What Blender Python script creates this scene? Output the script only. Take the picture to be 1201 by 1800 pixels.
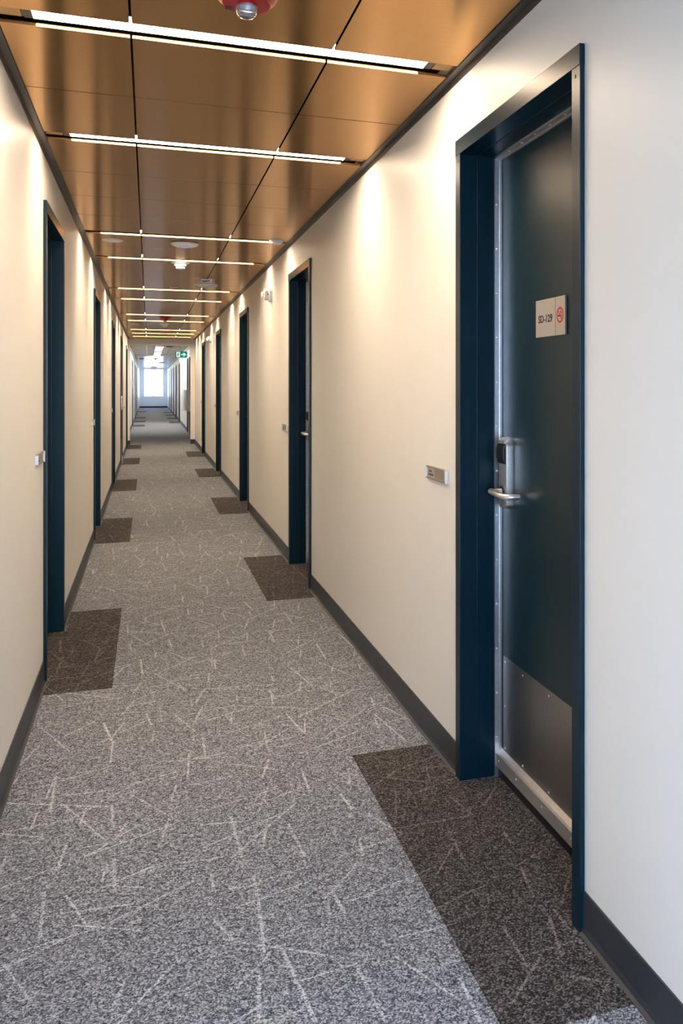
import bpy, bmesh, math, random
from mathutils import Matrix, Vector

for o in list(bpy.data.objects):
    bpy.data.objects.remove(o, do_unlink=True)
scene = bpy.context.scene
C = scene.collection
random.seed(7)
PI = math.pi

# ------------------------------------------------------------------ camera
F_PX, CX, HY = 1558.45, 833.2, 677.8
YAW = math.radians(20.145)
CAM_H = 1.34
cam_d = bpy.data.cameras.new('camera')
cam = bpy.data.objects.new('camera', cam_d)
C.objects.link(cam)
cam.location = (0, 0, CAM_H)
cam.rotation_euler = (PI / 2, 0, -YAW)
cam_d.sensor_fit = 'VERTICAL'
cam_d.sensor_height = 36.0
cam_d.lens = F_PX * 36.0 / 1800.0
cam_d.shift_x = (600.5 - CX) / 1800.0
cam_d.shift_y = (HY - 900.0) / 1800.0
cam_d.clip_start = 0.05
cam_d.clip_end = 300
scene.camera = cam

# ------------------------------------------------------------------ light and exposure
SKY = 16.0
LAMP = 68.0
LAMP_COL = (1.0, 0.80, 0.585)
LAMP_FAR = 110.0
world = bpy.data.worlds.new('sky')
scene.world = world
world.use_nodes = True
bg = world.node_tree.nodes['Background']
bg.inputs['Color'].default_value = (0.55, 0.715, 1.0, 1)
bg.inputs['Strength'].default_value = SKY

vs = scene.view_settings
vs.view_transform = 'Standard'
vs.look = 'None'
vs.gamma = 1.0
vs.use_curve_mapping = False
vs.exposure = 0.15
cy = scene.cycles
cy.use_denoising = True
cy.max_bounces = 7
cy.diffuse_bounces = 5
cy.glossy_bounces = 4
cy.use_adaptive_sampling = True
cy.adaptive_threshold = 0.03
cy.transparent_max_bounces = 8
cy.sample_clamp_indirect = 8.0
cy.caustics_reflective = False
cy.caustics_refractive = False

# place dimensions
XL, XR = -0.446, 1.002            # corridor walls
H = 2.408                         # ceiling panels' underside
YB, YE = -0.55, 21.4               # back wall behind the camera, cased opening ahead
XL2, XR2, H2, Y2E = -0.515, 1.06, 2.46, 56.5   # second length of corridor
WIN_B = (-0.38, 0.94, 0.08, 2.30)  # window behind the camera: x0 x1 z0 z1
WIN_F = (-0.295, 0.857, 0.67, 2.36)

def portal(name, x0, x1, z0, z1, y, rx):
    l = bpy.data.lights.new(name, 'AREA')
    l.shape = 'RECTANGLE'
    l.size, l.size_y = x1 - x0, z1 - z0
    l.cycles.is_portal = True
    ob = bpy.data.objects.new(name, l)
    ob.location = ((x0 + x1) / 2, y, (z0 + z1) / 2)
    ob.rotation_euler = (rx, 0, 0)
    C.objects.link(ob)
portal('window_portal_back', *WIN_B, YB - 0.06, PI / 2)          # sends sky light towards +Y
portal('window_portal_far', *WIN_F, Y2E + 0.06, -PI / 2)

# ------------------------------------------------------------------ node helpers
class NT:
    def __init__(self, name):
        self.m = bpy.data.materials.new(name)
        self.m.use_nodes = True
        self.t = self.m.node_tree
        self.b = self.t.nodes['Principled BSDF']
        self.out = self.t.nodes['Material Output']
    def n(self, typ, **kw):
        nd = self.t.nodes.new(typ)
        for k, v in kw.items():
            setattr(nd, k, v)
        return nd
    def link(self, a, b):
        self.t.links.new(a, b)
    def put(self, sock, v):
        if hasattr(v, 'links') or isinstance(v, bpy.types.NodeSocket):
            self.t.links.new(v, sock)
        else:
            sock.default_value = v
    def math(self, op, a, b=None, clamp=False):
        nd = self.n('ShaderNodeMath', operation=op, use_clamp=clamp)
        self.put(nd.inputs[0], a)
        if b is not None:
            self.put(nd.inputs[1], b)
        return nd.outputs[0]
    def bump(self, height, strength, dist):
        nd = self.n('ShaderNodeBump')
        nd.inputs['Strength'].default_value = strength
        nd.inputs['Distance'].default_value = dist
        self.link(height, nd.inputs['Height'])
        self.link(nd.outputs[0], self.b.inputs['Normal'])
    def noise(self, scale, detail=2, vec=None, rough=0.5):
        nd = self.n('ShaderNodeTexNoise')
        nd.inputs['Scale'].default_value = scale
        nd.inputs['Detail'].default_value = detail
        nd.inputs['Roughness'].default_value = rough
        if vec is not None:
            self.link(vec, nd.inputs['Vector'])
        return nd.outputs['Fac']
    def pos(self):
        return self.n('ShaderNodeNewGeometry').outputs['Position']
    def ramp(self, fac, stops):
        nd = self.n('ShaderNodeValToRGB')
        e = nd.color_ramp.elements
        while len(e) < len(stops):
            e.new(0.5)
        for el, (p, c) in zip(e, stops):
            el.position = p
            el.color = (*c, 1)
        self.put(nd.inputs[0], fac)
        return nd.outputs['Color']

def plain(name, col, rough=0.5, metal=0.0, spec=0.5, noise=None, coat=0.0, amount=0.06):
    t = NT(name)
    t.b.inputs['Base Color'].default_value = (*col, 1)
    t.b.inputs['Roughness'].default_value = rough
    t.b.inputs['Metallic'].default_value = metal
    t.b.inputs['Specular IOR Level'].default_value = spec
    t.b.inputs['Coat Weight'].default_value = coat
    if noise:
        f = t.noise(noise, 3, t.pos())
        lo = tuple(c * (1 - amount) for c in col)
        hi = tuple(min(1, c * (1 + amount)) for c in col)
        t.link(t.ramp(f, [(0.3, lo), (0.7, hi)]), t.b.inputs['Base Color'])
    return t.m

def emis(name, col, s):
    t = NT(name)
    e = t.n('ShaderNodeEmission')
    e.inputs['Color'].default_value = (*col, 1)
    e.inputs['Strength'].default_value = s
    t.link(e.outputs[0], t.out.inputs['Surface'])
    return t.m

def carpet(name, dark, mid, light):
    t = NT(name)
    p0 = t.pos()
    # loops wander a little so that the drawn threads are ragged
    nz = t.n('ShaderNodeTexNoise')
    nz.inputs['Scale'].default_value = 160
    nz.inputs['Detail'].default_value = 1
    t.link(p0, nz.inputs['Vector'])
    jit = t.n('ShaderNodeVectorMath', operation='MULTIPLY_ADD')
    t.link(nz.outputs['Color'], jit.inputs[0])
    jit.inputs[1].default_value = (0.010, 0.010, 0)
    t.link(p0, jit.inputs[2])
    p = jit.outputs[0]
    total = None
    layers = [(4, .36, .17, .0085, .52), (-8, .24, .14, .0070, .52), (88, .34, .18, .0060, .62), (61, .44, .19, .0065, .58),
              (27, .40, .21, .0060, .62), (-42, .40, .19, .0065, .60), (-66, .34, .18, .0060, .60), (103, .28, .22, .0055, .62)]
    for k, (ang, L, W, wd, thr) in enumerate(layers):
        vr = t.n('ShaderNodeVectorRotate', rotation_type='Z_AXIS')
        t.link(p, vr.inputs['Vector'])
        vr.inputs['Angle'].default_value = math.radians(90 - ang)
        sc = t.n('ShaderNodeVectorMath', operation='MULTIPLY')
        t.link(vr.outputs[0], sc.inputs[0])
        sc.inputs[1].default_value = (1 / L, 1 / W, 0)
        sep = t.n('ShaderNodeSeparateXYZ')
        t.link(sc.outputs[0], sep.inputs[0])
        px, py = sep.outputs[0], sep.outputs[1]
        i = t.math('FLOOR', py)
        w1 = t.n('ShaderNodeTexWhiteNoise', noise_dimensions='1D')
        t.link(t.math('ADD', i, 31.7 * k + 3), w1.inputs['W'])
        xs = t.math('ADD', px, t.math('MULTIPLY', w1.outputs['Value'], 7.3))
        j = t.math('FLOOR', xs)
        fx = t.math('SUBTRACT', t.math('SUBTRACT', xs, j), 0.5)
        fy = t.math('SUBTRACT', py, i)
        cb = t.n('ShaderNodeCombineXYZ')
        t.link(i, cb.inputs[0]); t.link(j, cb.inputs[1]); cb.inputs[2].default_value = 5.3 * k + 1
        w2 = t.n('ShaderNodeTexWhiteNoise', noise_dimensions='3D')
        t.link(cb.outputs[0], w2.inputs['Vector'])
        s2 = t.n('ShaderNodeSeparateColor')
        t.link(w2.outputs['Color'], s2.inputs[0])
        cen = t.math('ADD', t.math('MULTIPLY', s2.outputs[0], 0.4), 0.3)
        tilt = t.math('MULTIPLY', t.math('SUBTRACT', s2.outputs[1], 0.5), 0.55)
        off = t.math('ABSOLUTE', t.math('SUBTRACT', t.math('SUBTRACT', fy, cen), t.math('MULTIPLY', tilt, fx)))
        near = t.math('LESS_THAN', t.math('MULTIPLY', off, W), wd / 2)
        ln = t.math('LESS_THAN', t.math('ABSOLUTE', fx), t.math('ADD', t.math('MULTIPLY', s2.outputs[2], 0.32), 0.13))
        has = t.math('GREATER_THAN', w2.outputs['Value'], thr)
        strength = t.math('ADD', t.math('MULTIPLY', s2.outputs[0], 0.75), 0.25)
        mk = t.math('MULTIPLY', t.math('MULTIPLY', near, ln), t.math('MULTIPLY', has, strength))
        total = mk if total is None else t.math('MAXIMUM', total, mk)
    vo = t.n('ShaderNodeTexVoronoi')
    vo.inputs['Scale'].default_value = 260
    t.link(p0, vo.inputs['Vector'])
    sv = t.n('ShaderNodeSeparateColor')
    t.link(vo.outputs['Color'], sv.inputs[0])
    cl = t.noise(55, 3, p0)
    g = t.math('ADD', t.math('MULTIPLY', sv.outputs[0], 0.62), t.math('MULTIPLY', cl, 0.38))
    v = t.math('ADD', g, t.math('MULTIPLY', total, 0.27))
    col = t.ramp(v, [(0.18, dark), (0.52, mid), (0.92, light)])
    t.link(col, t.b.inputs['Base Color'])
    t.b.inputs['Roughness'].default_value = 0.95
    t.b.inputs['Specular IOR Level'].default_value = 0.15
    t.bump(t.math('SUBTRACT', sv.outputs[1], vo.outputs['Distance']), 0.5, 0.004)
    return t.m

def wall_paint(name, col):
    t = NT(name)
    f = t.noise(3.0, 3, t.pos())
    t.link(t.ramp(f, [(0.3, tuple(c * 0.975 for c in col)), (0.7, col)]), t.b.inputs['Base Color'])
    t.b.inputs['Roughness'].default_value = 0.42
    t.b.inputs['Specular IOR Level'].default_value = 0.35
    t.bump(t.noise(420, 2, t.pos()), 0.05, 0.002)
    return t.m

def brushed(name, col, rough, aniso, metal=1.0, var=0.08):
    t = NT(name)
    mp = t.n('ShaderNodeMapping')
    mp.inputs['Scale'].default_value = (3, 420, 3)
    t.link(t.pos(), mp.inputs['Vector'])
    f = t.noise(1.0, 4, mp.outputs[0])
    t.link(t.ramp(f, [(0.25, tuple(c * (1 - var) for c in col)), (0.75, tuple(min(1, c * (1 + var)) for c in col))]),
           t.b.inputs['Base Color'])
    t.b.inputs['Metallic'].default_value = metal
    t.b.inputs['Roughness'].default_value = rough
    t.b.inputs['Anisotropic'].default_value = aniso
    t.b.inputs['Anisotropic Rotation'].default_value = 0.25
    tg = t.n('ShaderNodeTangent', direction_type='UV_MAP')
    tg.uv_map = 'brush'
    t.link(tg.outputs[0], t.b.inputs['Tangent'])
    return t.m

def clear_pane(name, col=(1, 1, 1), gl=0.06):
    t = NT(name)
    a = t.n('ShaderNodeBsdfTransparent')
    a.inputs['Color'].default_value = (*col, 1)
    g = t.n('ShaderNodeBsdfGlossy')
    g.inputs['Roughness'].default_value = 0.02
    mx = t.n('ShaderNodeMixShader')
    mx.inputs[0].default_value = gl
    t.link(a.outputs[0], mx.inputs[1])
    t.link(g.outputs[0], mx.inputs[2])
    t.link(mx.outputs[0], t.out.inputs['Surface'])
    return t.m

M = {
    'wall': wall_paint('wall_paint_cream', (0.84, 0.80, 0.735)),
    'wall_far': wall_paint('wall_paint_white', (0.84, 0.83, 0.81)),
    'carpet': carpet('carpet_grey', (0.032, 0.036, 0.048), (0.188, 0.195, 0.222), (0.60, 0.60, 0.61)),
    'carpet_dark': carpet('carpet_brown', (0.010, 0.009, 0.0095), (0.046, 0.040, 0.040), (0.25, 0.215, 0.195)),
    'panel': brushed('bronze_ceiling_panel', (0.55, 0.295, 0.095), 0.21, 0.93, metal=0.92),
    'tray': plain('bronze_tray', (0.40, 0.24, 0.10), 0.45, 0.6, noise=30),
    'trim': plain('charcoal_trim', (0.024, 0.023, 0.022), 0.42, noise=40),
    'black': plain('plenum_black', (0.006, 0.006, 0.006), 0.9, spec=0.1, noise=20),
    'base': plain('rubber_base', (0.030, 0.034, 0.040), 0.45, noise=25),
    'blue': plain('blue_door_paint', (0.0008, 0.0155, 0.027), 0.32, spec=0.22, noise=6, amount=0.05),
    'leaf': plain('blue_leaf_paint', (0.0018, 0.0165, 0.025), 0.33, spec=0.38, noise=6, amount=0.05),
    'alu': plain('aluminium', (0.62, 0.63, 0.65), 0.34, 1.0, noise=60),
    'alu_mat': plain('aluminium_dull', (0.46, 0.44, 0.42), 0.5, 0.8, noise=60),
    'steel': plain('stainless_plate', (0.42, 0.40, 0.38), 0.33, 1.0, noise=80),
    'chrome': plain('satin_chrome', (0.74, 0.72, 0.70), 0.30, 0.85, noise=60),
    'screw': plain('screw_steel', (0.85, 0.85, 0.85), 0.35, 0.5, noise=200),
    'dark': plain('black_plastic', (0.008, 0.008, 0.009), 0.35, noise=60),
    'white': plain('white_plastic', (0.88, 0.87, 0.86), 0.4, noise=30, amount=0.02),
    'white_paint': plain('white_window_paint', (0.85, 0.86, 0.87), 0.4, noise=10, amount=0.02),
    'plate': plain('brushed_sign_plate', (0.46, 0.41, 0.36), 0.42, 0.35, noise=120, amount=0.03),
    'status': plain('status_plate', (0.30, 0.265, 0.215), 0.4, 0.4, noise=120, amount=0.03),
    'status_lit': plain('status_plate_end', (0.62, 0.62, 0.64), 0.35, 0.3, noise=120, amount=0.03),  # lighter copy of the plate colour, light on the end tabs painted in
    'ink': plain('black_ink', (0.012, 0.010, 0.009), 0.6, noise=100),
    'ink_soft': plain('worn_ink', (0.045, 0.035, 0.028), 0.6, noise=100),
    'red_ink': plain('red_ink', (0.55, 0.012, 0.02), 0.5, noise=100),
    'red': plain('red_plastic', (0.34, 0.006, 0.012), 0.28, noise=30, amount=0.03),
    'far_dark': plain('matt_dark_door', (0.004, 0.010, 0.016), 0.85, spec=0.05, noise=6),
    'green': emis('green_exit', (0.0, 0.22, 0.13), 1.0),
    'exit_white': emis('exit_white', (0.85, 0.95, 0.92), 0.9),
    'diffuser': emis('lamp_diffuser', LAMP_COL, LAMP),
    'diffuser_far': emis('lamp_diffuser_white', (1.0, 0.93, 0.84), LAMP_FAR),
    'led': emis('blue_led', (0.25, 0.3, 1.0), 1.2),
    'pane': clear_pane('window_glass'),
    'ceil_far': plain('pale_gloss_ceiling', (0.52, 0.50, 0.49), 0.22, 0.35, noise=5, amount=0.03),
    'ceil_bay': plain('pale_matt_ceiling', (0.50, 0.47, 0.45), 0.55, 0.0, spec=0.3, noise=5, amount=0.03),
    'ground': plain('pale_ground', (0.55, 0.55, 0.53), 0.9, noise=0.5),
}
def lens_mat():
    t = NT('clear_lens')
    t.b.inputs['Base Color'].default_value = (0.95, 0.97, 1, 1)
    t.b.inputs['Transmission Weight'].default_value = 0.9
    t.b.inputs['Roughness'].default_value = 0.06
    t.link(t.ramp(t.noise(90, 2, t.pos()), [(0.3, (0.8, 0.85, 0.9)), (0.7, (1, 1, 1))]), t.b.inputs['Base Color'])
    return t.m
M['lens'] = lens_mat()

# ------------------------------------------------------------------ mesh helpers
def box(bm, x0, x1, y0, y1, z0, z1):
    vs_ = [bm.verts.new(p) for p in ((x0, y0, z0), (x1, y0, z0), (x1, y1, z0), (x0, y1, z0),
                                     (x0, y0, z1), (x1, y0, z1), (x1, y1, z1), (x0, y1, z1))]
    for f in ((3, 2, 1, 0), (4, 5, 6, 7), (0, 1, 5, 4), (1, 2, 6, 5), (2, 3, 7, 6), (3, 0, 4, 7)):
        bm.faces.new([vs_[i] for i in f])

def prism(bm, poly, a0, a1, axis='z'):
    """poly: 2-D outline; extruded along axis between a0 and a1"""
    def P(u, v, a):
        return {'z': (u, v, a), 'y': (u, a, v), 'x': (a, u, v)}[axis]
    lo = [bm.verts.new(P(u, v, a0)) for u, v in poly]
    hi = [bm.verts.new(P(u, v, a1)) for u, v in poly]
    n = len(poly)
    bm.faces.new(lo[::-1]); bm.faces.new(hi)
    for i in range(n):
        bm.faces.new((lo[i], lo[(i + 1) % n], hi[(i + 1) % n], hi[i]))

def lathe(bm, prof, n=32, mat=None):
    """prof: list of (r, z); turned round the z axis, then moved by mat"""
    mat = mat or Matrix()
    rings = []
    for r, z in prof:
        if r < 1e-6:
            rings.append([bm.verts.new(mat @ Vector((0, 0, z)))])
        else:
            rings.append([bm.verts.new(mat @ Vector((r * math.cos(2 * PI * i / n), r * math.sin(2 * PI * i / n), z))) for i in range(n)])
    for a, b in zip(rings, rings[1:]):
        for i in range(n):
            j = (i + 1) % n
            f = [a[i % len(a)], a[j % len(a)], b[j % len(b)], b[i % len(b)]]
            u = []
            for v in f:
                if v not in u:
                    u.append(v)
            if len(u) > 2:
                bm.faces.new(u)

def tube(bm, pts, rad, n=14):
    """round bar through pts, radius per point"""
    pts = [Vector(p) for p in pts]
    rings = []
    up = Vector((0.13, 0.21, 0.97))
    for k, p in enumerate(pts):
        d = (pts[min(k + 1, len(pts) - 1)] - pts[max(k - 1, 0)]).normalized()
        a = d.cross(up).normalized()
        b = d.cross(a).normalized()
        r = rad[k] if isinstance(rad, (list, tuple)) else rad
        rings.append([bm.verts.new(p + a * r * math.cos(2 * PI * i / n) + b * r * math.sin(2 * PI * i / n)) for i in range(n)])
    for a, b in zip(rings, rings[1:]):
        for i in range(n):
            bm.faces.new((a[i], a[(i + 1) % n], b[(i + 1) % n], b[i]))
    bm.faces.new(rings[0][::-1]); bm.faces.new(rings[-1])

def to_mesh(name, bm, mat, bevel=0.0, smooth=False, uv=False):
    bmesh.ops.remove_doubles(bm, verts=bm.verts, dist=1e-6)
    bmesh.ops.recalc_face_normals(bm, faces=bm.faces)
    if bevel:
        es = [e for e in bm.edges if len(e.link_faces) == 2 and e.calc_face_angle(0) > 0.5]
        bmesh.ops.bevel(bm, geom=es, offset=bevel, segments=2, affect='EDGES', profile=0.6)
    if uv:
        lay = bm.loops.layers.uv.new('brush')
        for f in bm.faces:
            for l in f.loops:
                l[lay].uv = (l.vert.co.x, l.vert.co.y + 0.3 * l.vert.co.z)
    me = bpy.data.meshes.new(name)
    bm.to_mesh(me)
    bm.free()
    me.materials.append(M[mat])
    if smooth:
        for p in me.polygons:
            p.use_smooth = True
        try:
            me.set_sharp_from_angle(angle=math.radians(38))
        except Exception:
            pass
    return me

def obj(name, me, parent=None, loc=None, rot=None):
    o = bpy.data.objects.new(name, me)
    C.objects.link(o)
    if parent is not None:
        o.parent = parent
    if loc is not None:
        o.location = loc
    if rot is not None:
        o.rotation_euler = rot
    return o

_cache = {}
def part(name, key, build, mat, parent, loc=None, rot=None, bevel=0.0, smooth=False, uv=False, label=None):
    """mesh built once per key and shared by every alike piece"""
    if key not in _cache:
        bm = bmesh.new()
        build(bm)
        _cache[key] = to_mesh(name, bm, mat, bevel, smooth, uv)
    o = obj(name, _cache[key], parent, loc, rot)
    if label:
        o['label'] = label
    return o

def empty(name, loc, rot=(0, 0, 0)):
    o = bpy.data.objects.new(name, None)
    o.empty_display_size = 0.1
    C.objects.link(o)
    o.location = loc
    o.rotation_euler = rot
    return o

def tag(o, label, cat=None, group=None, kind=None):
    o['label'] = label
    if cat: o['category'] = cat
    if group: o['group'] = group
    if kind: o['kind'] = kind
    return o

def struct(name, build, mat, label, parent=None, bevel=0.0, smooth=False):
    bm = bmesh.new()
    build(bm)
    o = obj(name, to_mesh(name, bm, mat, bevel, smooth), parent)
    o['kind'] = 'structure'
    if label:
        o['label'] = label
    return o

ORD = ['nearest', 'second', 'third', 'fourth', 'fifth', 'sixth', 'seventh', 'eighth', 'ninth', 'tenth', 'eleventh', 'twelfth', 'thirteenth']

# ------------------------------------------------------------------ layout tables
DW = 0.936                                     # outer width of a door frame
DZ = 2.177                                     # outer height of a door frame
R_DOORS = [1.943, 5.825, 9.690, 13.530, 17.450]
L_DOORS = [4.415, 8.290, 12.250, 15.960, 19.850]
R2_DOORS = [33.6, 37.8, 41.9, 46.0, 50.1]
L2_DOORS = [31.3, 38.3, 42.6]
R_TILES = [(1.682, 3.165), (5.620, 7.099), (9.577, 11.006), (13.538, 14.921), (17.503, 18.883)]
L_TILES = [(4.241, 5.741), (8.155, 9.635), (12.125, 13.574), (16.176, 17.562), (20.051, 21.36)]
LIGHTS = [2.920, 4.233, 6.748, 8.010, 10.521, 11.775, 14.315, 15.638, 18.145, 19.373, 20.634]   # far lip of each slot
SLOT = 0.117
XJ = (-0.0505, 0.5515)                         # long ceiling joints

# ------------------------------------------------------------------ floor
floor = struct('floor', lambda bm: box(bm, XL2 - .3, XR2 + .4, YB - .15, Y2E + .15, -0.12, 0.0), 'carpet',
               'grey loop-pile carpet floor with pale scratch-like threads')
def tile_mesh(x0, x1, y0, y1, xd=None, yd=None):
    def b(bm):
        if xd is None:
            poly = [(x0, y0), (x1, y0), (x1, y1), (x0, y1)]
        elif xd > x1:
            poly = [(x0, y0), (x1, y0), (x1, yd[0]), (xd, yd[0]), (xd, yd[1]), (x1, yd[1]), (x1, y1), (x0, y1)]
        else:
            poly = [(x1, y0), (x1, y1), (x0, y1), (x0, yd[1]), (xd, yd[1]), (xd, yd[0]), (x0, yd[0]), (x0, y0)]
        prism(bm, poly, -0.004, 0.0015)
    return b
for k, (a, b_) in enumerate(R_TILES):
    d0 = R_DOORS[k]
    part('carpet_tile', ('tr', k), tile_mesh(0.692, XR - 0.004, a, b_, XR + 0.14, (d0 + .05, d0 + DW - .05)), 'carpet_dark', floor,
         label='dark brown carpet tile')
for k, (a, b_) in enumerate(L_TILES):
    d0 = L_DOORS[k]
    xd = XL - 0.14 if k != 3 else None
    part('carpet_tile', ('tl', k), tile_mesh(XL + 0.004, -0.152, a, b_, xd, (d0 + .05, d0 + DW - .05)), 'carpet_dark', floor,
         label='dark brown carpet tile')
for a in (31.0, 34.6, 38.7, 48.0):
    part('carpet_tile', 'tl2', tile_mesh(XL2 + 0.01, -0.12, 0, 1.45), 'carpet_dark', floor, (0, a, 0))
for a in (33.4, 37.6, 41.6, 45.8):
    part('carpet_tile', 'tr2', tile_mesh(0.70, XR2 - 0.01, 0, 1.45), 'carpet_dark', floor, (0, a, 0))

# ------------------------------------------------------------------ walls
def wall_with_doors(x0, x1, y0, y1, top, doors, zt):
    def b(bm):
        y = y0
        for d in sorted(doors):
            box(bm, x0, x1, y, d + 0.014, 0, top)
            box(bm, x0, x1, d + 0.014, d + DW - 0.014, zt, top)
            y = d + DW - 0.014
        box(bm, x0, x1, y, y1, 0, top)
    return b
struct('wall_right', wall_with_doors(XR, XR + .22, YB, YE, H + .12, R_DOORS, DZ - .014), 'wall', 'cream painted wall on the right with the signed door')
struct('wall_left', wall_with_doors(XL - .22, XL, YB, YE, H + .12, L_DOORS, DZ - .014), 'wall', 'cream painted wall on the left')
def ring_wall(x0, x1, z1, o, ya, yb):
    ox0, ox1, oz0, oz1 = o
    def b(bm):
        box(bm, x0, ox0, ya, yb, 0, z1)
        box(bm, ox1, x1, ya, yb, 0, z1)
        box(bm, ox0, ox1, ya, yb, oz1, z1)
        if oz0 > 0.01:
            box(bm, ox0, ox1, ya, yb, 0, oz0)
    return b
struct('wall_back', ring_wall(XL - .22, XR + .22, H + .12, WIN_B, YB - .15, YB), 'wall', 'cream end wall behind the viewer')
struct('wall_opening', ring_wall(XL2 - .22, XR2 + .22, H2 + .12, (-0.40, 0.905, 0, 2.255), YE, YE + .24), 'wall',
       'cream cross wall with a wide cased opening to the second corridor')
struct('wall_right_far', wall_with_doors(XR2, XR2 + .22, YE + .24, Y2E, H2 + .12, R2_DOORS, DZ - .014), 'wall_far', 'white right wall of the far corridor')
struct('wall_left_far', wall_with_doors(XL2 - .22, XL2, YE + .24, Y2E, H2 + .12, L2_DOORS, DZ - .014), 'wall_far', 'white left wall of the far corridor')
struct('wall_end', ring_wall(XL2 - .22, XR2 + .22, H2 + .12, WIN_F, Y2E, Y2E + .15), 'wall_far', 'white end wall around the bright window')

# windows
def window(name, o, y, label, transom, mull):
    x0, x1, z0, z1 = o
    w = empty(name, ((x0 + x1) / 2, y, z0))
    tag(w, label, kind='structure')
    cx = (x0 + x1) / 2
    f = 0.055
    def fr(bm):
        box(bm, x0 - cx, x0 - cx + f, -.04, .04, 0, z1 - z0)
        box(bm, x1 - cx - f, x1 - cx, -.04, .04, 0, z1 - z0)
        box(bm, x0 - cx + f, x1 - cx - f, -.04, .04, 0, f)
        box(bm, x0 - cx + f, x1 - cx - f, -.04, .04, z1 - z0 - f, z1 - z0)
    part('window_frame', (name, 'f'), fr, 'white_paint', w)
    zt = transom - z0
    part('transom_bar', (name, 't'), lambda bm: box(bm, x0 - cx + f, x1 - cx - f, -.035, .035, zt - .03, zt + .03), 'white_paint', w)
    part('mullion', (name, 'm'), lambda bm: box(bm, mull - cx - .035, mull - cx + .035, -.035, .035, f, zt - .03), 'white_paint', w)
    part('window_pane', (name, 'p1'), lambda bm: box(bm, x0 - cx + f, x1 - cx - f, -.003, .003, zt + .03, z1 - z0 - f), 'pane', w)
    part('window_pane', (name, 'p2'), lambda bm: box(bm, x0 - cx + f, mull - cx - .035, -.003, .003, f, zt - .03), 'pane', w)
    part('window_pane', (name, 'p3'), lambda bm: box(bm, mull - cx + .035, x1 - cx - f, -.003, .003, f, zt - .03), 'pane', w)
    part('window_sill', (name, 's'), lambda bm: box(bm, x0 - cx - .06, x1 - cx + .06, -.11 if y > 0 else .0, .0 if y > 0 else .11, -.035, 0.0), 'white_paint', w, bevel=.004)
window('window_1', WIN_F, Y2E + .07, 'bright white-framed window at the far end of the corridor', 1.75, 0.27)
window('window_2', WIN_B, YB - .07, 'white-framed window behind the viewer', 1.75, 0.28)
g = struct('ground', lambda bm: (box(bm, -40, 40, -60, YB - .5, -1.3, -1.2), box(bm, -40, 40, Y2E + .5, Y2E + 60, -1.3, -1.2)), 'ground',
           'pale open ground outside the windows')

# ------------------------------------------------------------------ baseboards
def base_seg(name, x, sgn, y0, y1, label):
    # cove base: flat back on the wall, toe curling out over the carpet; sgn +1 = stands on the right wall
    prof = [(0, 0.105), (-.004, 0.105), (-.005, 0.100), (-.005, 0.022), (-.009, 0.008), (-.016, 0.0025), (-.016, 0.0), (0, 0)]
    struct(name, lambda bm: prism(bm, [(x + sgn * u, v) for u, v in prof], y0, y1, 'y'), 'base', label)
def runs(y0, y1, doors):
    y = y0
    for d in sorted(doors):
        if d > y:
            yield y, d
        y = d + DW
    yield y, y1
for k, (a, b_) in enumerate(runs(YB, YE, R_DOORS)):
    base_seg('baseboard_right', XR, 1, a, b_, 'charcoal rubber cove base on right wall, %s stretch' % ORD[k])
for k, (a, b_) in enumerate(runs(YB, YE, L_DOORS)):
    base_seg('baseboard_left', XL, -1, a, b_, 'charcoal rubber cove base on left wall, %s stretch' % ORD[k])
for k, (a, b_) in enumerate(runs(YE + .24, Y2E, R2_DOORS)):
    base_seg('baseboard_right_far', XR2, 1, a, b_, 'dark base on right wall of the far corridor, %s stretch' % ORD[k])
for k, (a, b_) in enumerate(runs(YE + .24, Y2E, L2_DOORS)):
    base_seg('baseboard_left_far', XL2, -1, a, b_, 'dark base on left wall of the far corridor, %s stretch' % ORD[k])
struct('baseboard_end', lambda bm: box(bm, XL2, XR2, Y2E - .008, Y2E, 0, .11), 'base', 'dark base below the bright end window')
struct('baseboard_opening_left', lambda bm: box(bm, XL, -0.395, YE - .008, YE + .1, 0, .105), 'base', 'dark base on the stub wall left of the opening')
struct('baseboard_opening_right', lambda bm: box(bm, 0.90, XR, YE - .008, YE + .1, 0, .105), 'base', 'dark base on the stub wall right of the opening')

# ------------------------------------------------------------------ ceiling
PT = 0.0095
ceiling = struct('ceiling', lambda bm: box(bm, XL - .02, XR + .02, YB, YE, H + .085, H + .12), 'black', 'brushed bronze panel ceiling with dark joints')
XSEG = [(XL + 0.033, XJ[0] - 0.0035), (XJ[0] + 0.0035, XJ[1] - 0.0035), (XJ[1] + 0.0035, XR - 0.033)]
rows = []
y = YB + .01
for lip in LIGHTS + [YE + SLOT]:
    near = lip - SLOT
    n = max(1, round((near - y) / 0.60))
    st = (near - y) / n
    if near - y > 0.15:
        for i in range(n):
            rows.append((y + st * i + (0.003 if i else 0), y + st * (i + 1) - (0.003 if i < n - 1 else 0)))
    elif near - y > 0.03:
        rows.append((y, near))
    y = lip
for a, b_ in rows:
    for (xa, xb) in XSEG:
        w, l = round(xb - xa, 4), round(b_ - a, 4)
        part('ceiling_panel', ('cp', w, l), lambda bm: box(bm, -w / 2, w / 2, -l / 2, l / 2, 0, PT), 'panel', ceiling,
             ((xa + xb) / 2, (a + b_) / 2, H), uv=True)
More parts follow.
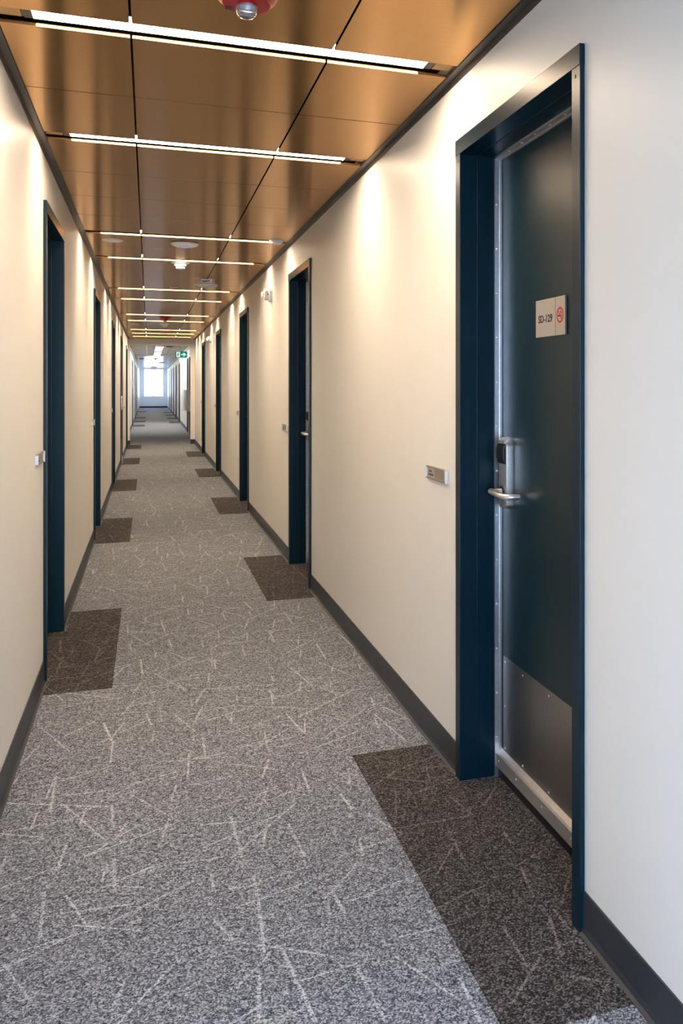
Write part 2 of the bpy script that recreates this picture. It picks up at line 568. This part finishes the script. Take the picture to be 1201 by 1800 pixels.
# dark angle trim along both walls, in lengths
n_trim = 0
for x0, x1, side in ((XL, XL + .031, 'left'), (XR - .031, XR, 'right')):
    y = YB
    first = 2.96 if side == 'right' else 2.55
    cuts = [YB, first - 3.66, first, first + 3.66, first + 7.32, first + 10.98, first + 14.64, YE]
    cuts = [c for c in cuts if YB <= c <= YE]
    for k, (a, b_) in enumerate(zip(cuts, cuts[1:])):
        n_trim += 1
        def tb(bm):
            if side == 'left':
                poly = [(XL, H - .022), (XL + .003, H - .022), (XL + .0055, H - .004), (XL + .031, H - .003), (XL + .031, H + .012), (XL, H + .012)]
            else:
                poly = [(XR, H - .022), (XR - .003, H - .022), (XR - .0055, H - .004), (XR - .031, H - .003), (XR - .031, H + .012), (XR, H + .012)]
            prism(bm, poly, a + .0008, b_ - .0008, 'y')
        struct('trim_%d' % n_trim, tb, 'trim', 'charcoal ceiling edge trim along the %s wall, %s length' % (side, ORD[k]))

# far corridor ceiling: higher bay first, then a lower glossy stretch
struct('ceiling_far', lambda bm: box(bm, XL2 - .02, XR2 + .02, YE + .24, 34.6, H2, H2 + .1), 'ceil_bay', 'pale grey ceiling bay just past the opening')
struct('ceiling_end', lambda bm: box(bm, XL2 - .02, XR2 + .02, 34.6, Y2E, H2 - .05, H2 + .1), 'ceil_far', 'pale glossy ceiling reflecting the end window')
struct('trim_far_joint', lambda bm: box(bm, -0.075, -0.045, YE + .24, 34.6, H2 - .004, H2), 'white_paint', 'thin white ceiling strip past the opening')  # white strip drawn in for the light streak reflected along the joint
struct('trim_far_joint_right', lambda bm: box(bm, 0.60, 0.61, YE + .24, 34.6, H2 - .003, H2), 'trim', 'thin dark ceiling joint past the opening')
struct('trim_far_left', lambda bm: box(bm, XL2, XL2 + .03, YE + .24, Y2E, H2 - .085, H2 - .05), 'white_paint', 'white ceiling edge trim on far left wall')
struct('trim_far_right', lambda bm: box(bm, XR2 - .03, XR2, YE + .24, Y2E, H2 - .085, H2 - .05), 'white_paint', 'white ceiling edge trim on far right wall')

# ------------------------------------------------------------------ linear lights
FX0, FX1 = -0.317, 0.874
def linear_light(k, lip):
    n = k
    r = empty('linear_light', (0, lip, H + PT + (.001, .0015, .005, .009)[min(n, 3)]))
    if n == 0:
        lab = 'nearest warm linear ceiling light, the widest bright strip, across the top of the photo'
    elif n == len(LIGHTS) - 1:
        lab = 'farthest warm linear ceiling light, right against the cream header of the opening'
    else:
        lab = '%s warm linear ceiling light counting from the viewer' % ORD[n]
    tag(r, lab, 'ceiling light', 'linear lights across the bronze ceiling')
    ya, yb = -SLOT - .012, -.031
    part('diffuser', 'll_d', lambda bm: box(bm, FX0, FX1, ya, yb, 0, .003), 'diffuser', r)
    part('housing', 'll_h', lambda bm: box(bm, FX0 - .03, FX1 + .03, ya - .004, yb + .002, .0032, .05), 'dark', r)
    part('end_cap', 'll_e', lambda bm: box(bm, -.0125, .0125, ya, yb, -.0005, .0031), 'dark', r, (FX0 - .0127, 0, 0))
    part('end_cap', 'll_e', None, 'dark', r, (FX1 + .0127, 0, 0))
    part('end_tray', 'll_t', lambda bm: box(bm, XL + .034, FX0 - .031, ya, yb, .001, .004), 'tray', r)
    part('end_tray', 'll_t2', lambda bm: box(bm, FX1 + .031, XR - .034, ya, yb, .001, .004), 'tray', r)
for k, lip in enumerate(LIGHTS):
    linear_light(k, lip)
for k, (yy, xc, w, l) in enumerate([(26.9, .29, .20, .3), (28.4, .285, .20, .34), (29.8, .285, .20, .3), (31.7, .285, .21, .45), (33.2, .28, .2, .4), (34.3, .28, .2, .3), (38.6, .28, .2, .4), (42.4, .28, .2, .4), (46.2, .28, .2, .4), (50.0, .28, .2, .4)]):  # lights beyond the bay are unseen, added to brighten the far corridor
    r = tag(empty('panel_light', (xc, yy, H2 if yy < 34.6 else H2 - .05)), '%s small white ceiling light past the cased opening' % ORD[k], 'ceiling light', 'white lights of the far corridor')
    part('frame', ('pl_f', w, l), lambda bm: box(bm, -w / 2 - .012, w / 2 + .012, -l / 2, l / 2, -.02, 0), 'white', r)
    part('diffuser', ('pl_d', w, l), lambda bm: box(bm, -w / 2, w / 2, -l / 2 + .01, l / 2 - .01, -.024, -.0205), 'diffuser_far', r)

# ------------------------------------------------------------------ doors
def screw_b(r=.0042, h=.0025):
    return lambda bm: lathe(bm, [(0, h), (r * .7, h), (r, h * .4), (r, 0)], 12)
def jamb_b(latch):
    # outline in (x into wall, y along wall)
    a = [(-.013, 0), (-.013, .0455), (.049, .0455), (.051, .0475), (.054, .0475), (.054, .0465), (.180, .0465), (.180, .013), (0.0, .013), (0.0, 0.0)]
    if latch:
        a = [(u, DW - v) for u, v in a][::-1]
    return a
def build_door(name, world_loc, flip, label, detail=2, flush=False):
    d = empty(name, world_loc, (0, 0, PI if flip else 0))
    tag(d, label, kind='structure')
    hz = DZ - .052
    def jb(latch):
        def b(bm):
            prism(bm, jamb_b(latch), 0, hz + .002)
        return b
    j1 = part('frame_jamb', 'jamb_h', jb(False), 'blue', d, bevel=.0012)
    j2 = part('frame_jamb', 'jamb_l', jb(True), 'blue', d, bevel=.0012)
    head = [(-.0145, hz), (.049, hz), (.051, hz - .002), (.054, hz - .002), (.054, hz - .001), (.180, hz - .001), (.180, DZ - .013), (0, DZ - .013), (0, DZ), (-.0145, DZ)]
    h = part('frame_head', 'head', lambda bm: prism(bm, head, -.0005, DW + .0005, 'y'), 'blue', d, bevel=.0012)
    px = .138 if not flush else .002
    def leaf_b(bm):
        box(bm, px, px + .044, .0495, DW - .0495, .012, hz - .004)
    lf = part('door_leaf', ('leaf', flush), leaf_b, 'leaf', d)
    if detail < 1:
        return d
    # pressed aluminium weather-seal strips
    def strip(bm):
        box(bm, .111, .135, DW - .0535, DW - .0462, .0, hz - .008)
        box(bm, .1285, .1365, DW - .0585, DW - .0535, .0, hz - .008)
    def strip_h(bm):
        box(bm, .111, .135, .0462, .0535, .0, hz - .008)
    def strip_t(bm):
        box(bm, .111, .135, .0536, DW - .0536, hz - .0085, hz - .0012)
        box(bm, .1285, .1365, .0536, DW - .0536, hz - .0135, hz - .0085)
    if not flush:
        s1 = part('seal_strip', 'seal_l', strip, 'alu', d, label='silver seal strip')
        part('seal_strip', 'seal_h', strip_h, 'alu', d, label='silver seal strip')
        s3 = part('seal_strip', 'seal_t', strip_t, 'alu_mat', d, label='silver seal strip')
        if detail >= 2:
            z = .135
            while z < hz - .03:
                part('screw', 'scr', screw_b(), 'screw', s1, (.119, DW - .0535, z), (PI / 2, 0, 0), smooth=True)
                z += .152
            yy = .14
            while yy < DW - .07:
                part('screw', 'scr', screw_b(), 'screw', s3, (.119, yy, hz - .0085), (PI, 0, 0), smooth=True)
                yy += .105
    if detail >= 2:
        for j, yv in ((j1, .0265), (j2, DW - .0265)):
            for z in (hz - .022, 1.28, .05):
                part('screw_hole', 'scrh', screw_b(.0052, .0012), 'dark', j, (-.0130, yv, z), (0, -PI / 2, 0), smooth=True)
    # kick plate, sweep
    part('kick_plate', ('kick', flush), lambda bm: box(bm, px - .0016, px, .068, DW - .068, .09, .417), 'steel', lf, label='brushed stainless kick plate')
    def sweep(bm):
        prism(bm, [(px, .036), (px - .020, .036), (px - .021, .040), (px - .021, .080), (px - .0165, .0855), (px, .097)], .0505, DW - .0505, 'y')
    part('door_sweep', ('sweep', flush), sweep, 'alu_mat', lf, label='dull aluminium door sweep')
    part('sweep_brush', ('brush', flush), lambda bm: box(bm, px - .014, px, .052, DW - .052, .003, .0355), 'dark', lf)
    if detail >= 2:
        for yy in (.10, .30, .50, .70, DW - .085):
            for z in ((.40, .107) if yy not in (.10, DW - .085) else (.40, .25, .107)):
                part('screw', 'scr2', screw_b(.0036, .0015), 'screw', lf, (px - .0016, yy, z), (0, -PI / 2, 0), smooth=True)
            part('screw', 'scr2', None, 'screw', lf, (px - .021, yy + .01, .062), (0, -PI / 2, 0), smooth=True)
    # electronic lock
    lk = empty('lock', (px, .812, 0.0)); lk.parent = d
    def arch(w, z0, z1, n=9, drop=.5):
        pts = [(-w, z0 + .012), (-w + .010, z0), (w - .010, z0), (w, z0 + .012)]
        for i in range(n + 1):
            a = PI * i / n
            pts.append((w * math.cos(a), z1 - .022 + .022 * math.sin(a)))
        return pts
    part('lock_body', 'lock_b', lambda bm: prism(bm, arch(.036, .930, 1.160), -.027, 0, 'x'), 'chrome', lk, bevel=.0025, smooth=True, label='satin chrome lock case')
    def reader(bm):
        prism(bm, [(-.027, 1.147), (-.034, 1.141), (-.037, 1.125), (-.037, 1.098), (-.032, 1.083), (-.027, 1.078)], -.029, .032, 'y')
    part('card_reader', 'lock_r', reader, 'dark', lk, bevel=.002, label='black card reader window')
    def cap(bm):
        prism(bm, [(-.027, 1.147), (-.034, 1.146), (-.027, 1.157), (-.016, 1.1655), (-.004, 1.1675), (0, 1.1675), (0, 1.147)], -.029, .031, 'y')
    part('lock_cap', 'lock_k', cap, 'chrome', lk, bevel=.002, smooth=True, label='sloping satin chrome cap')
    def lever(bm):
        tube(bm, [(-.022, 0, .985), (-.050, 0, .985)], [.0125, .0115])
        pts = [(-.058, .018, .986), (-.064, .012, .986), (-.066, -.01, .985), (-.064, -.055, .982), (-.060, -.085, .980), (-.052, -.101, .979), (-.040, -.108, .979), (-.012, -.110, .979)]
        tube(bm, pts, [.008, .0105, .011, .0105, .0105, .0105, .0100, .0085])
        tube(bm, [(-.046, 0, .985), (-.062, 0, .985)], [.0105, .0105])
    part('lever', 'lock_l', lever, 'chrome', lk, smooth=True, label='satin chrome return lever')
    part('rose', 'lock_o', lambda bm: lathe(bm, [(.019, 0), (.019, .005), (.0145, .0065), (.0145, 0)], 24), 'dark', lk, (-.026, 0, .985), (0, -PI / 2, 0), smooth=True)
    return d

num = 0
RL = ['dark blue steel door at right carrying the SD-129 sign and lever lock', 'second dark blue door on the right wall, lever poking out of its recess',
      'third dark blue door on the right wall', 'fourth dark blue door on the right wall, beyond the third', 'fifth dark blue door on the right wall, last before the opening']
for k, yy in enumerate(R_DOORS):
    num += 1
    build_door('door_%d' % num, (XR, yy, 0), False, RL[k], 2 if k < 2 else 1)
LL = ['nearest dark blue door recess on the left wall', 'second dark blue door on the left wall', 'third dark blue door on the left wall',
      'fourth dark blue door on the left wall, hung flush with its lock sticking out', 'fifth dark blue door on the left wall, last before the opening']
for k, yy in enumerate(L_DOORS):
    num += 1
    d = build_door('door_%d' % num, (XL, yy + DW, 0), True, LL[k], 2 if k < 1 else 1, flush=(k == 3))
    if k == 3:
        part('door_holder', 'holder', lambda bm: (box(bm, -.012, 0, -.02, .02, .12, .22), tube(bm, [(-.02, 0, .17), (-.03, 0, .03)], [.009, .013])),
             'alu_mat', d, (.002, DW - .10, 0))
for k, yy in enumerate(R2_DOORS):
    num += 1
    build_door('door_%d' % num, (XR2, yy, 0), False, '%s dark door on the right wall of the far corridor' % ORD[k], 0)
for k, yy in enumerate(L2_DOORS):
    num += 1
    build_door('door_%d' % num, (XL2, yy + DW, 0), True, '%s dark door on the left wall of the far corridor' % ORD[k], 0)

# ------------------------------------------------------------------ lettering helper
def text_mesh(name, body, size, mat, sx=1.0, depth=0.0004):
    cu = bpy.data.curves.new(name, 'FONT')
    cu.body = body
    cu.size = size
    cu.extrude = depth
    cu.offset = size * 0.018
    cu.align_x = 'CENTER'
    cu.align_y = 'CENTER'
    cu.resolution_u = 4
    tmp = bpy.data.objects.new(name, cu)
    C.objects.link(tmp)
    bpy.context.view_layer.update()
    me = bpy.data.meshes.new_from_object(tmp.evaluated_get(bpy.context.evaluated_depsgraph_get()))
    bpy.data.objects.remove(tmp, do_unlink=True)
    me.transform(Matrix.Diagonal((sx, 1, 1, 1)))
    me.materials.clear()
    me.materials.append(M[mat])
    return me

def facing(o, loc, nx, ny):
    """stand a thing built in its xy plane (z = out of the face) upright on a wall whose outward normal is (nx, ny)"""
    z = Vector((nx, ny, 0))
    y_ = Vector((0, 0, 1))
    x_ = y_.cross(z)
    m = Matrix((x_, y_, z)).transposed().to_4x4()
    m.translation = loc
    o.matrix_world = m

# door sign SD-129
SX = XR + .138
s = empty('door_sign', (0, 0, 0))
tag(s, 'silver room sign reading SD-129 with a red no-smoking symbol on blue door', 'sign')
facing(s, (SX - .0005, 2.423, 1.5455), -1, 0)
W2, H2s = .103, .0570
split = .103 - .066
part('sign_panel', 'sgn_a', lambda bm: box(bm, -W2, split - .0012, -H2s, H2s, .001, .007), 'plate', s, bevel=.0006)
part('sign_panel', 'sgn_b', lambda bm: box(bm, split + .0012, W2, -H2s, H2s, .001, .007), 'plate', s, bevel=.0006)
part('seam', 'sgn_s', lambda bm: box(bm, split - .0011, split + .0011, -H2s + .0006, H2s - .0006, .001, .0068), 'ink_soft', s)
part('sign_back', 'sgn_c', lambda bm: box(bm, -W2, W2, -H2s, H2s, 0, .001), 'dark', s)
t = obj('lettering', text_mesh('lettering', 'SD-129', .0315, 'ink', 1.06), s, (-.0335, -.0035, .0072)); t['label'] = 'black text SD-129'
ns = empty('no_smoking_symbol', (.0705, .002, .0073)); ns.parent = s
def ring(bm, ro=.0232, ri=.0180, n=48):
    vo_ = [bm.verts.new((ro * math.cos(2 * PI * i / n), ro * math.sin(2 * PI * i / n), .0002)) for i in range(n)]
    vi_ = [bm.verts.new((ri * math.cos(2 * PI * i / n), ri * math.sin(2 * PI * i / n), .0002)) for i in range(n)]
    wo = [bm.verts.new((v.co.x, v.co.y, .0006)) for v in vo_]
    wi = [bm.verts.new((v.co.x, v.co.y, .0006)) for v in vi_]
    for i in range(n):
        j = (i + 1) % n
        bm.faces.new((wo[i], wo[j], wi[j], wi[i]))
        bm.faces.new((vo_[i], vo_[j], wo[j], wo[i]))
        bm.faces.new((wi[i], wi[j], vi_[j], vi_[i]))
part('prohibition_ring', 'ns_r', ring, 'red_ink', ns)
def slash(bm):
    prism(bm, [(-.0149, .0122), (-.0122, .0149), (.0149, -.0122), (.0122, -.0149)], .0006, .0009)
part('prohibition_bar', 'ns_s', slash, 'red_ink', ns)
def cig(bm):
    box(bm, -.0125, -.001, -.0048, .0002, .0002, .0005)
    box(bm, .006, .0105, -.0048, .0002, .0002, .0005)
part('cigarette', 'ns_c', cig, 'ink', ns)
def smoke(bm):
    for dx in (0, .0035):
        for (x, y) in ((.0045, .004), (.0032, .0063), (.0048, .0086), (.0034, .0109)):
            box(bm, x + dx - .0007, x + dx + .0007, y - .0014, y + .0014, .0002, .0005)
part('smoke_curl', 'ns_m', smoke, 'ink_soft', ns)

# small sliding status plates beside the doors
def status_plate(loc, nx, label):
    r = empty('status_plate', (0, 0, 0))
    tag(r, label, 'sign', 'sliding status plates beside the doors')
    facing(r, loc, nx, 0)
    w, hh = .121, .0235
    part('plate', 'st_p', lambda bm: (box(bm, -w, w, -hh, hh, 0, .0065), box(bm, -w, w, hh - .006, hh, .0065, .0105), box(bm, -w, w, -hh, -hh + .006, .0065, .0105)), 'status', r)
    part('end_tab', 'st_e', lambda bm: box(bm, w - .012, w + .003, -hh - .001, hh + .001, 0, .0135), 'status_lit', r, bevel=.0015)
    part('end_tab', 'st_e2', lambda bm: box(bm, -w - .003, -w + .004, -hh + .004, hh - .004, 0, .0125), 'status_lit', r, bevel=.001)
    part('window_insert', 'st_w', lambda bm: box(bm, -w + .006, -w + .095, -hh + .0065, hh - .0065, .0065, .0075), 'plate', r)
    def words(bm):
        rnd = random.Random(4)
        for row, (x0, x1, yv) in enumerate(((-.092, -.055, .006), (-.100, -.040, -.0072))):
            x = x0
            while x < x1:
                lw = rnd.uniform(.005, .0075)
                box(bm, x, x + .0016, yv - .0042, yv + .0042, .0075, .0079)
                zz = rnd.choice((-.0042, -.0008, .0026))
                box(bm, x + .0016, x + lw - .0012, yv + zz, yv + zz + .0016, .0075, .0079)
                if rnd.random() < .6:
                    box(bm, x + lw - .0026, x + lw - .0012, yv - .0042, yv + .0042, .0075, .0079)
                x += lw + .001
    part('small_print', 'st_t', words, 'ink', r)
for k, yy in enumerate(R_DOORS):
    status_plate((XR, yy + DW + .112 + .121, 1.0135), -1, 'small grey status plate on right wall beside the %s' %
                 ['SD-129 door', 'second right-hand door', 'third right-hand door', 'fourth right-hand door', 'fifth right-hand door'][k])
for k, yy in enumerate(L_DOORS[:3]):
    status_plate((XL, yy - .05 - .125, 1.026), 1, 'small grey status plate on left wall beside the %s left-hand door' % ORD[k])

# ------------------------------------------------------------------ things on the ceiling and walls
def horn(loc, label):
    r = tag(empty('fire_alarm_strobe', loc), label, 'fire alarm', 'red ceiling horn strobes')
    part('body', 'horn_b', lambda bm: lathe(bm, [(0, 0), (.085, 0), (.086, -.012), (.083, -.026), (.075, -.040), (.062, -.0515), (.0, -.053)], 48), 'red', r, smooth=True)
    part('collar', 'horn_c', lambda bm: lathe(bm, [(.030, -.051), (.030, -.056), (.0275, -.057), (0, -.057)], 32), 'red', r, smooth=True)
    part('reflector', 'horn_r', lambda bm: (box(bm, -.014, .014, -.003, .003, -.075, -.057), tube(bm, [(-.016, 0, -.068), (.016, 0, -.068)], .004)), 'chrome', r)
    part('lens', 'horn_l', lambda bm: lathe(bm, [(.027, -.0565), (.0275, -.068), (.025, -.078), (.018, -.085), (.009, -.0885), (0, -.0893)], 32), 'lens', r, smooth=True, label='clear strobe lens')
    part('sounder_slot', 'horn_s', lambda bm: [box(bm, -.052 + i * .004, -.050 + i * .004, .022, .040, -.0545 + abs(i - 2) * .0002, -.050) for i in range(5)], 'dark', r)
    return r
horn((.245, 2.430, H), 'big red ceiling fire alarm with clear strobe lens, cut by the top edge')
horn((.240, 14.70, H), 'small distant red ceiling fire alarm deep down the corridor')

def smoke_det(loc, label):
    r = tag(empty('smoke_detector', loc), label, 'smoke detector', 'white ceiling smoke detectors')
    part('base', 'sd_b', lambda bm: lathe(bm, [(0, 0), (.078, 0), (.078, -.006), (.066, -.012), (.054, -.016), (0, -.016)], 40), 'white', r, smooth=True)
    def cage(bm):
        lathe(bm, [(.050, -.0155), (.049, -.030), (.044, -.034), (0, -.034)], 40)
        for i in range(12):
            a = 2 * PI * i / 12
            tube(bm, [(.036 * math.cos(a), .036 * math.sin(a), -.033), (.034 * math.cos(a), .034 * math.sin(a), -.050)], .0035, 6)
    part('sensor_head', 'sd_c', cage, 'white', r, smooth=True)
    part('cap', 'sd_k', lambda bm: lathe(bm, [(.037, -.049), (.037, -.053), (.033, -.056), (0, -.057)], 32), 'white', r, smooth=True)
smoke_det((.258, 8.10, H), 'white smoke detector beyond the disc-shaped wireless unit')
smoke_det((.262, 16.20, H), 'distant white smoke detector just past the small red alarm')

r = tag(empty('wireless_access_point', (.253, 6.98, H)), 'white saucer wireless unit with faint blue glow in the middle of ceiling', 'wifi unit')
part('shell', 'ap_s', lambda bm: lathe(bm, [(0, 0), (.06, 0), (.098, -.004), (.100, -.009), (.092, -.018), (.070, -.027), (.040, -.0325), (0, -.034)], 48), 'white', r, smooth=True)
part('status_ring', 'ap_r', lambda bm: lathe(bm, [(.040, -.0327), (.036, -.0336), (.032, -.0340), (.032, -.0325), (.040, -.0318)], 40), 'led', r, smooth=True, label='blue light ring')
part('clip', 'ap_c', lambda bm: box(bm, -.006, .006, -.104, -.096, -.008, 0), 'dark', r)

r = tag(empty('hanging_access_point', (.545, 9.35, H)), 'white disc unit hanging on a metal bracket below the right ceiling joint', 'wifi unit')
part('bracket', 'hap_b', lambda bm: (box(bm, -.055, .055, -.05, .05, -.004, 0), box(bm, -.045, -.041, -.05, .05, -.035, -.004), box(bm, .041, .045, -.05, .05, -.035, -.004), box(bm, -.05, .05, -.055, .055, -.0365, -.031)), 'alu', r)
part('shell', 'hap_s', lambda bm: lathe(bm, [(0, -.0365), (.09, -.0365), (.112, -.043), (.114, -.052), (.105, -.063), (.085, -.070), (0, -.072)], 48), 'white', r, smooth=True)
part('badge', 'hap_l', lambda bm: box(bm, -.02, .02, -.006, .006, -.0735, -.0715), 'dark', r)

r = tag(empty('ceiling_speaker', (-.249, 7.02, H)), 'flat white round speaker on the left ceiling panel', 'speaker')
part('cover', 'spk', lambda bm: lathe(bm, [(0, 0), (.070, 0), (.071, -.004), (.060, -.010), (.03, -.0135), (0, -.014)], 40), 'white', r, smooth=True)
part('rim', 'spk_r', lambda bm: lathe(bm, [(.0715, 0), (.0745, 0), (.0745, -.003), (.0715, -.003)], 40), 'white', r, smooth=True)
r = tag(empty('ceiling_disc', (.254, 10.12, H)), 'tiny white disc on the ceiling left of the hanging unit', 'ceiling disc')
part('cover', 'cd', lambda bm: lathe(bm, [(0, 0), (.039, 0), (.040, -.004), (.034, -.009), (0, -.010)], 32), 'white', r, smooth=True)
part('screw', 'cd_s', lambda bm: lathe(bm, [(0, -.0115), (.004, -.0112), (.004, -.009)], 12), 'screw', r, smooth=True)
r = tag(empty('ceiling_vent', (-.228, 16.45, H)), 'round slotted vent in the left ceiling panel far down', 'vent')
part('ring', 'cv_r', lambda bm: (lathe(bm, [(.082, 0), (.082, -.005), (.068, -.008), (.062, -.003), (.062, 0)], 40)), 'white', r, smooth=True)
part('core', 'cv_c', lambda bm: lathe(bm, [(0, -.012), (.034, -.010), (.036, -.004), (.036, 0)], 32), 'white', r, smooth=True)
part('throat', 'cv_t', lambda bm: lathe(bm, [(0, -.0005), (.062, -.0005), (.062, 0)], 32), 'dark', r)
r = tag(empty('occupancy_sensor', (.885, 6.64, H)), 'small white dome at the right end of the third light', 'sensor')
part('dome', 'oc_d', lambda bm: lathe(bm, [(0, .0), (.048, 0), (.048, -.004), (.044, -.014), (.032, -.024), (.015, -.029), (0, -.030)], 36), 'white', r, smooth=True)
part('rim', 'oc_r', lambda bm: lathe(bm, [(.0485, 0), (.052, 0), (.052, -.003), (.0485, -.003)], 36), 'white', r, smooth=True)

def wall_strobe(y, label):
    r = tag(empty('wall_strobe', (XR, y, 2.125), (0, -PI / 2, 0)), label, 'fire alarm', 'white wall strobes on the right wall')
    # local z points into the corridor
    part('base', 'ws_b', lambda bm: lathe(bm, [(0, 0), (.062, 0), (.062, .022), (.058, .028), (.050, .030), (0, .030)], 40), 'white', r, smooth=True)
    part('horn', 'ws_h', lambda bm: lathe(bm, [(.046, .030), (.046, .062), (.042, .067), (0, .069)], 40), 'white', r, smooth=True)
    part('lens', 'ws_l', lambda bm: lathe(bm, [(0, .0), (.024, .002), (.026, .014), (.018, .022), (0, .024)], 28), 'white', r, (.002, .018, .064), smooth=True)
    part('slot', 'ws_s', lambda bm: box(bm, -.030, -.018, -.049, -.046, .034, .042), 'dark', r, rot=(0, 0, .5))
wall_strobe(7.83, 'white round wall alarm on right wall just past the second door')
wall_strobe(15.67, 'smaller white round wall alarm on right wall beyond the fourth door')

# hanging green exit sign past the opening
r = empty('exit_sign', (0, 0, 0))
tag(r, 'green exit sign with running figure and white arrow at the opening', 'exit sign')
facing(r, (.775, 23.6, 2.125), 0, -1)
part('sign_board', 'ex_b', lambda bm: box(bm, -.142, .142, -.078, .078, -.012, 0), 'green', r)
part('hanger', 'ex_h', lambda bm: (box(bm, -.008, .008, .078, .325, -.01, -.002), box(bm, -.06, .06, .318, .334, -.03, .02)), 'white', r)
part('pictogram_panel', 'ex_p', lambda bm: box(bm, -.118, -.030, -.066, .066, 0, .0012), 'exit_white', r)
def man(bm):
    z0, z1 = .0012, .0022
    n = 14
    prism(bm, [(-.068 + .0115 * math.cos(2 * PI * i / n), .042 + .0115 * math.sin(2 * PI * i / n)) for i in range(n)], z0, z1)
    def limb(a, b, w):
        a, b = Vector(a), Vector(b)
        nrm = (b - a).normalized(); q = Vector((-nrm.y, nrm.x)) * w
        prism(bm, [tuple(a + q), tuple(a - q), tuple(b - q), tuple(b + q)], z0, z1)
    limb((-.072, .028), (-.082, -.012), .010)
    limb((-.072, .024), (-.050, .006), .0045); limb((-.050, .006), (-.040, .014), .0045)
    limb((-.076, .022), (-.098, .012), .0045); limb((-.098, .012), (-.102, -.006), .0045)
    limb((-.080, -.012), (-.058, -.024), .006); limb((-.058, -.024), (-.060, -.050), .0055)
    limb((-.084, -.012), (-.092, -.038), .006); limb((-.092, -.038), (-.112, -.046), .0055)
part('running_figure', 'ex_m', man, 'green', r)
def arrow(bm):
    prism(bm, [(-.010, -.012), (-.010, .012), (.062, .012), (.038, .044), (.070, .044), (.118, 0), (.070, -.044), (.038, -.044), (.062, -.012)], 0, .0015)
part('arrow', 'ex_a', arrow, 'exit_white', r)

# far corridor: dark double door with a white cabinet in front of it, small fittings
d = empty('door_%d' % (num + 1), (XR2, 24.6, 0)); num += 1
tag(d, 'dark double door on the right just past the opening', kind='structure')
part('door_leaf', 'fdl', lambda bm: box(bm, -.012, 0, 0, 1.05, 0.01, 2.12), 'far_dark', d)
part('door_leaf', 'fdl', None, 'leaf', d, (0, 1.5, 0))
part('center_post', 'fdp', lambda bm: box(bm, -.016, 0, 1.06, 1.49, 0, 2.12), 'alu_mat', d)
r = tag(empty('wall_cabinet', (XR2, 24.4, .66)), 'white boxy wall cabinet in front of the dark doors past the opening', 'cabinet')
part('body', 'wcb', lambda bm: box(bm, -.13, -.017, 0, 2.9, 0, .56), 'white', r, bevel=.006)
part('door', 'wcd', lambda bm: box(bm, -.136, -.1305, .03, 1.42, .03, .53), 'white', r, bevel=.002)
part('door', 'wcd2', lambda bm: box(bm, -.136, -.1305, 1.46, 2.87, .03, .53), 'white', r, bevel=.002)
for k, (x, yv, rad, zc, lab, mat) in enumerate([(-.27, 26.4, .09, H2, 'pale round ceiling grille at left just past the opening', 'white'),
                                           (.56, 26.8, .10, H2, 'dark round ceiling unit at right just past the opening', 'trim'),
                                           (-.26, 37.3, .09, H2 - .05, 'dark round ceiling fitting at left, deep in the far corridor', 'trim'),
                                           (.26, 37.6, .07, H2 - .05, 'small grey ceiling fitting in the middle of the far corridor', 'trim'),
                                           (.56, 43.5, .12, H2 - .05, 'thin dark ceiling disc at right near the end window', 'trim')]):
    r = tag(empty('ceiling_fitting', (x, yv, zc)), lab, 'ceiling fitting')
    part('cover', ('cf', rad, mat), lambda bm: lathe(bm, [(0, 0), (rad, 0), (rad * 1.02, -.012), (rad * .8, -.026), (0, -.03)], 28), mat, r, smooth=True)
    part('cap', ('cfc', rad), lambda bm: lathe(bm, [(rad * .3, -.0285), (rad * .28, -.034), (0, -.035)], 20), 'white', r, smooth=True)
r = tag(empty('far_exit_sign', (.26, 47.5, 2.22)), 'tiny white exit sign hanging before the end window', 'exit sign')
part('board', 'fex', lambda bm: box(bm, -.15, .15, -.01, .01, -.09, .09), 'white', r)
part('hanger', 'fexh', lambda bm: box(bm, -.01, .01, -.008, .008, .09, H2 - .05 - 2.22), 'white', r)
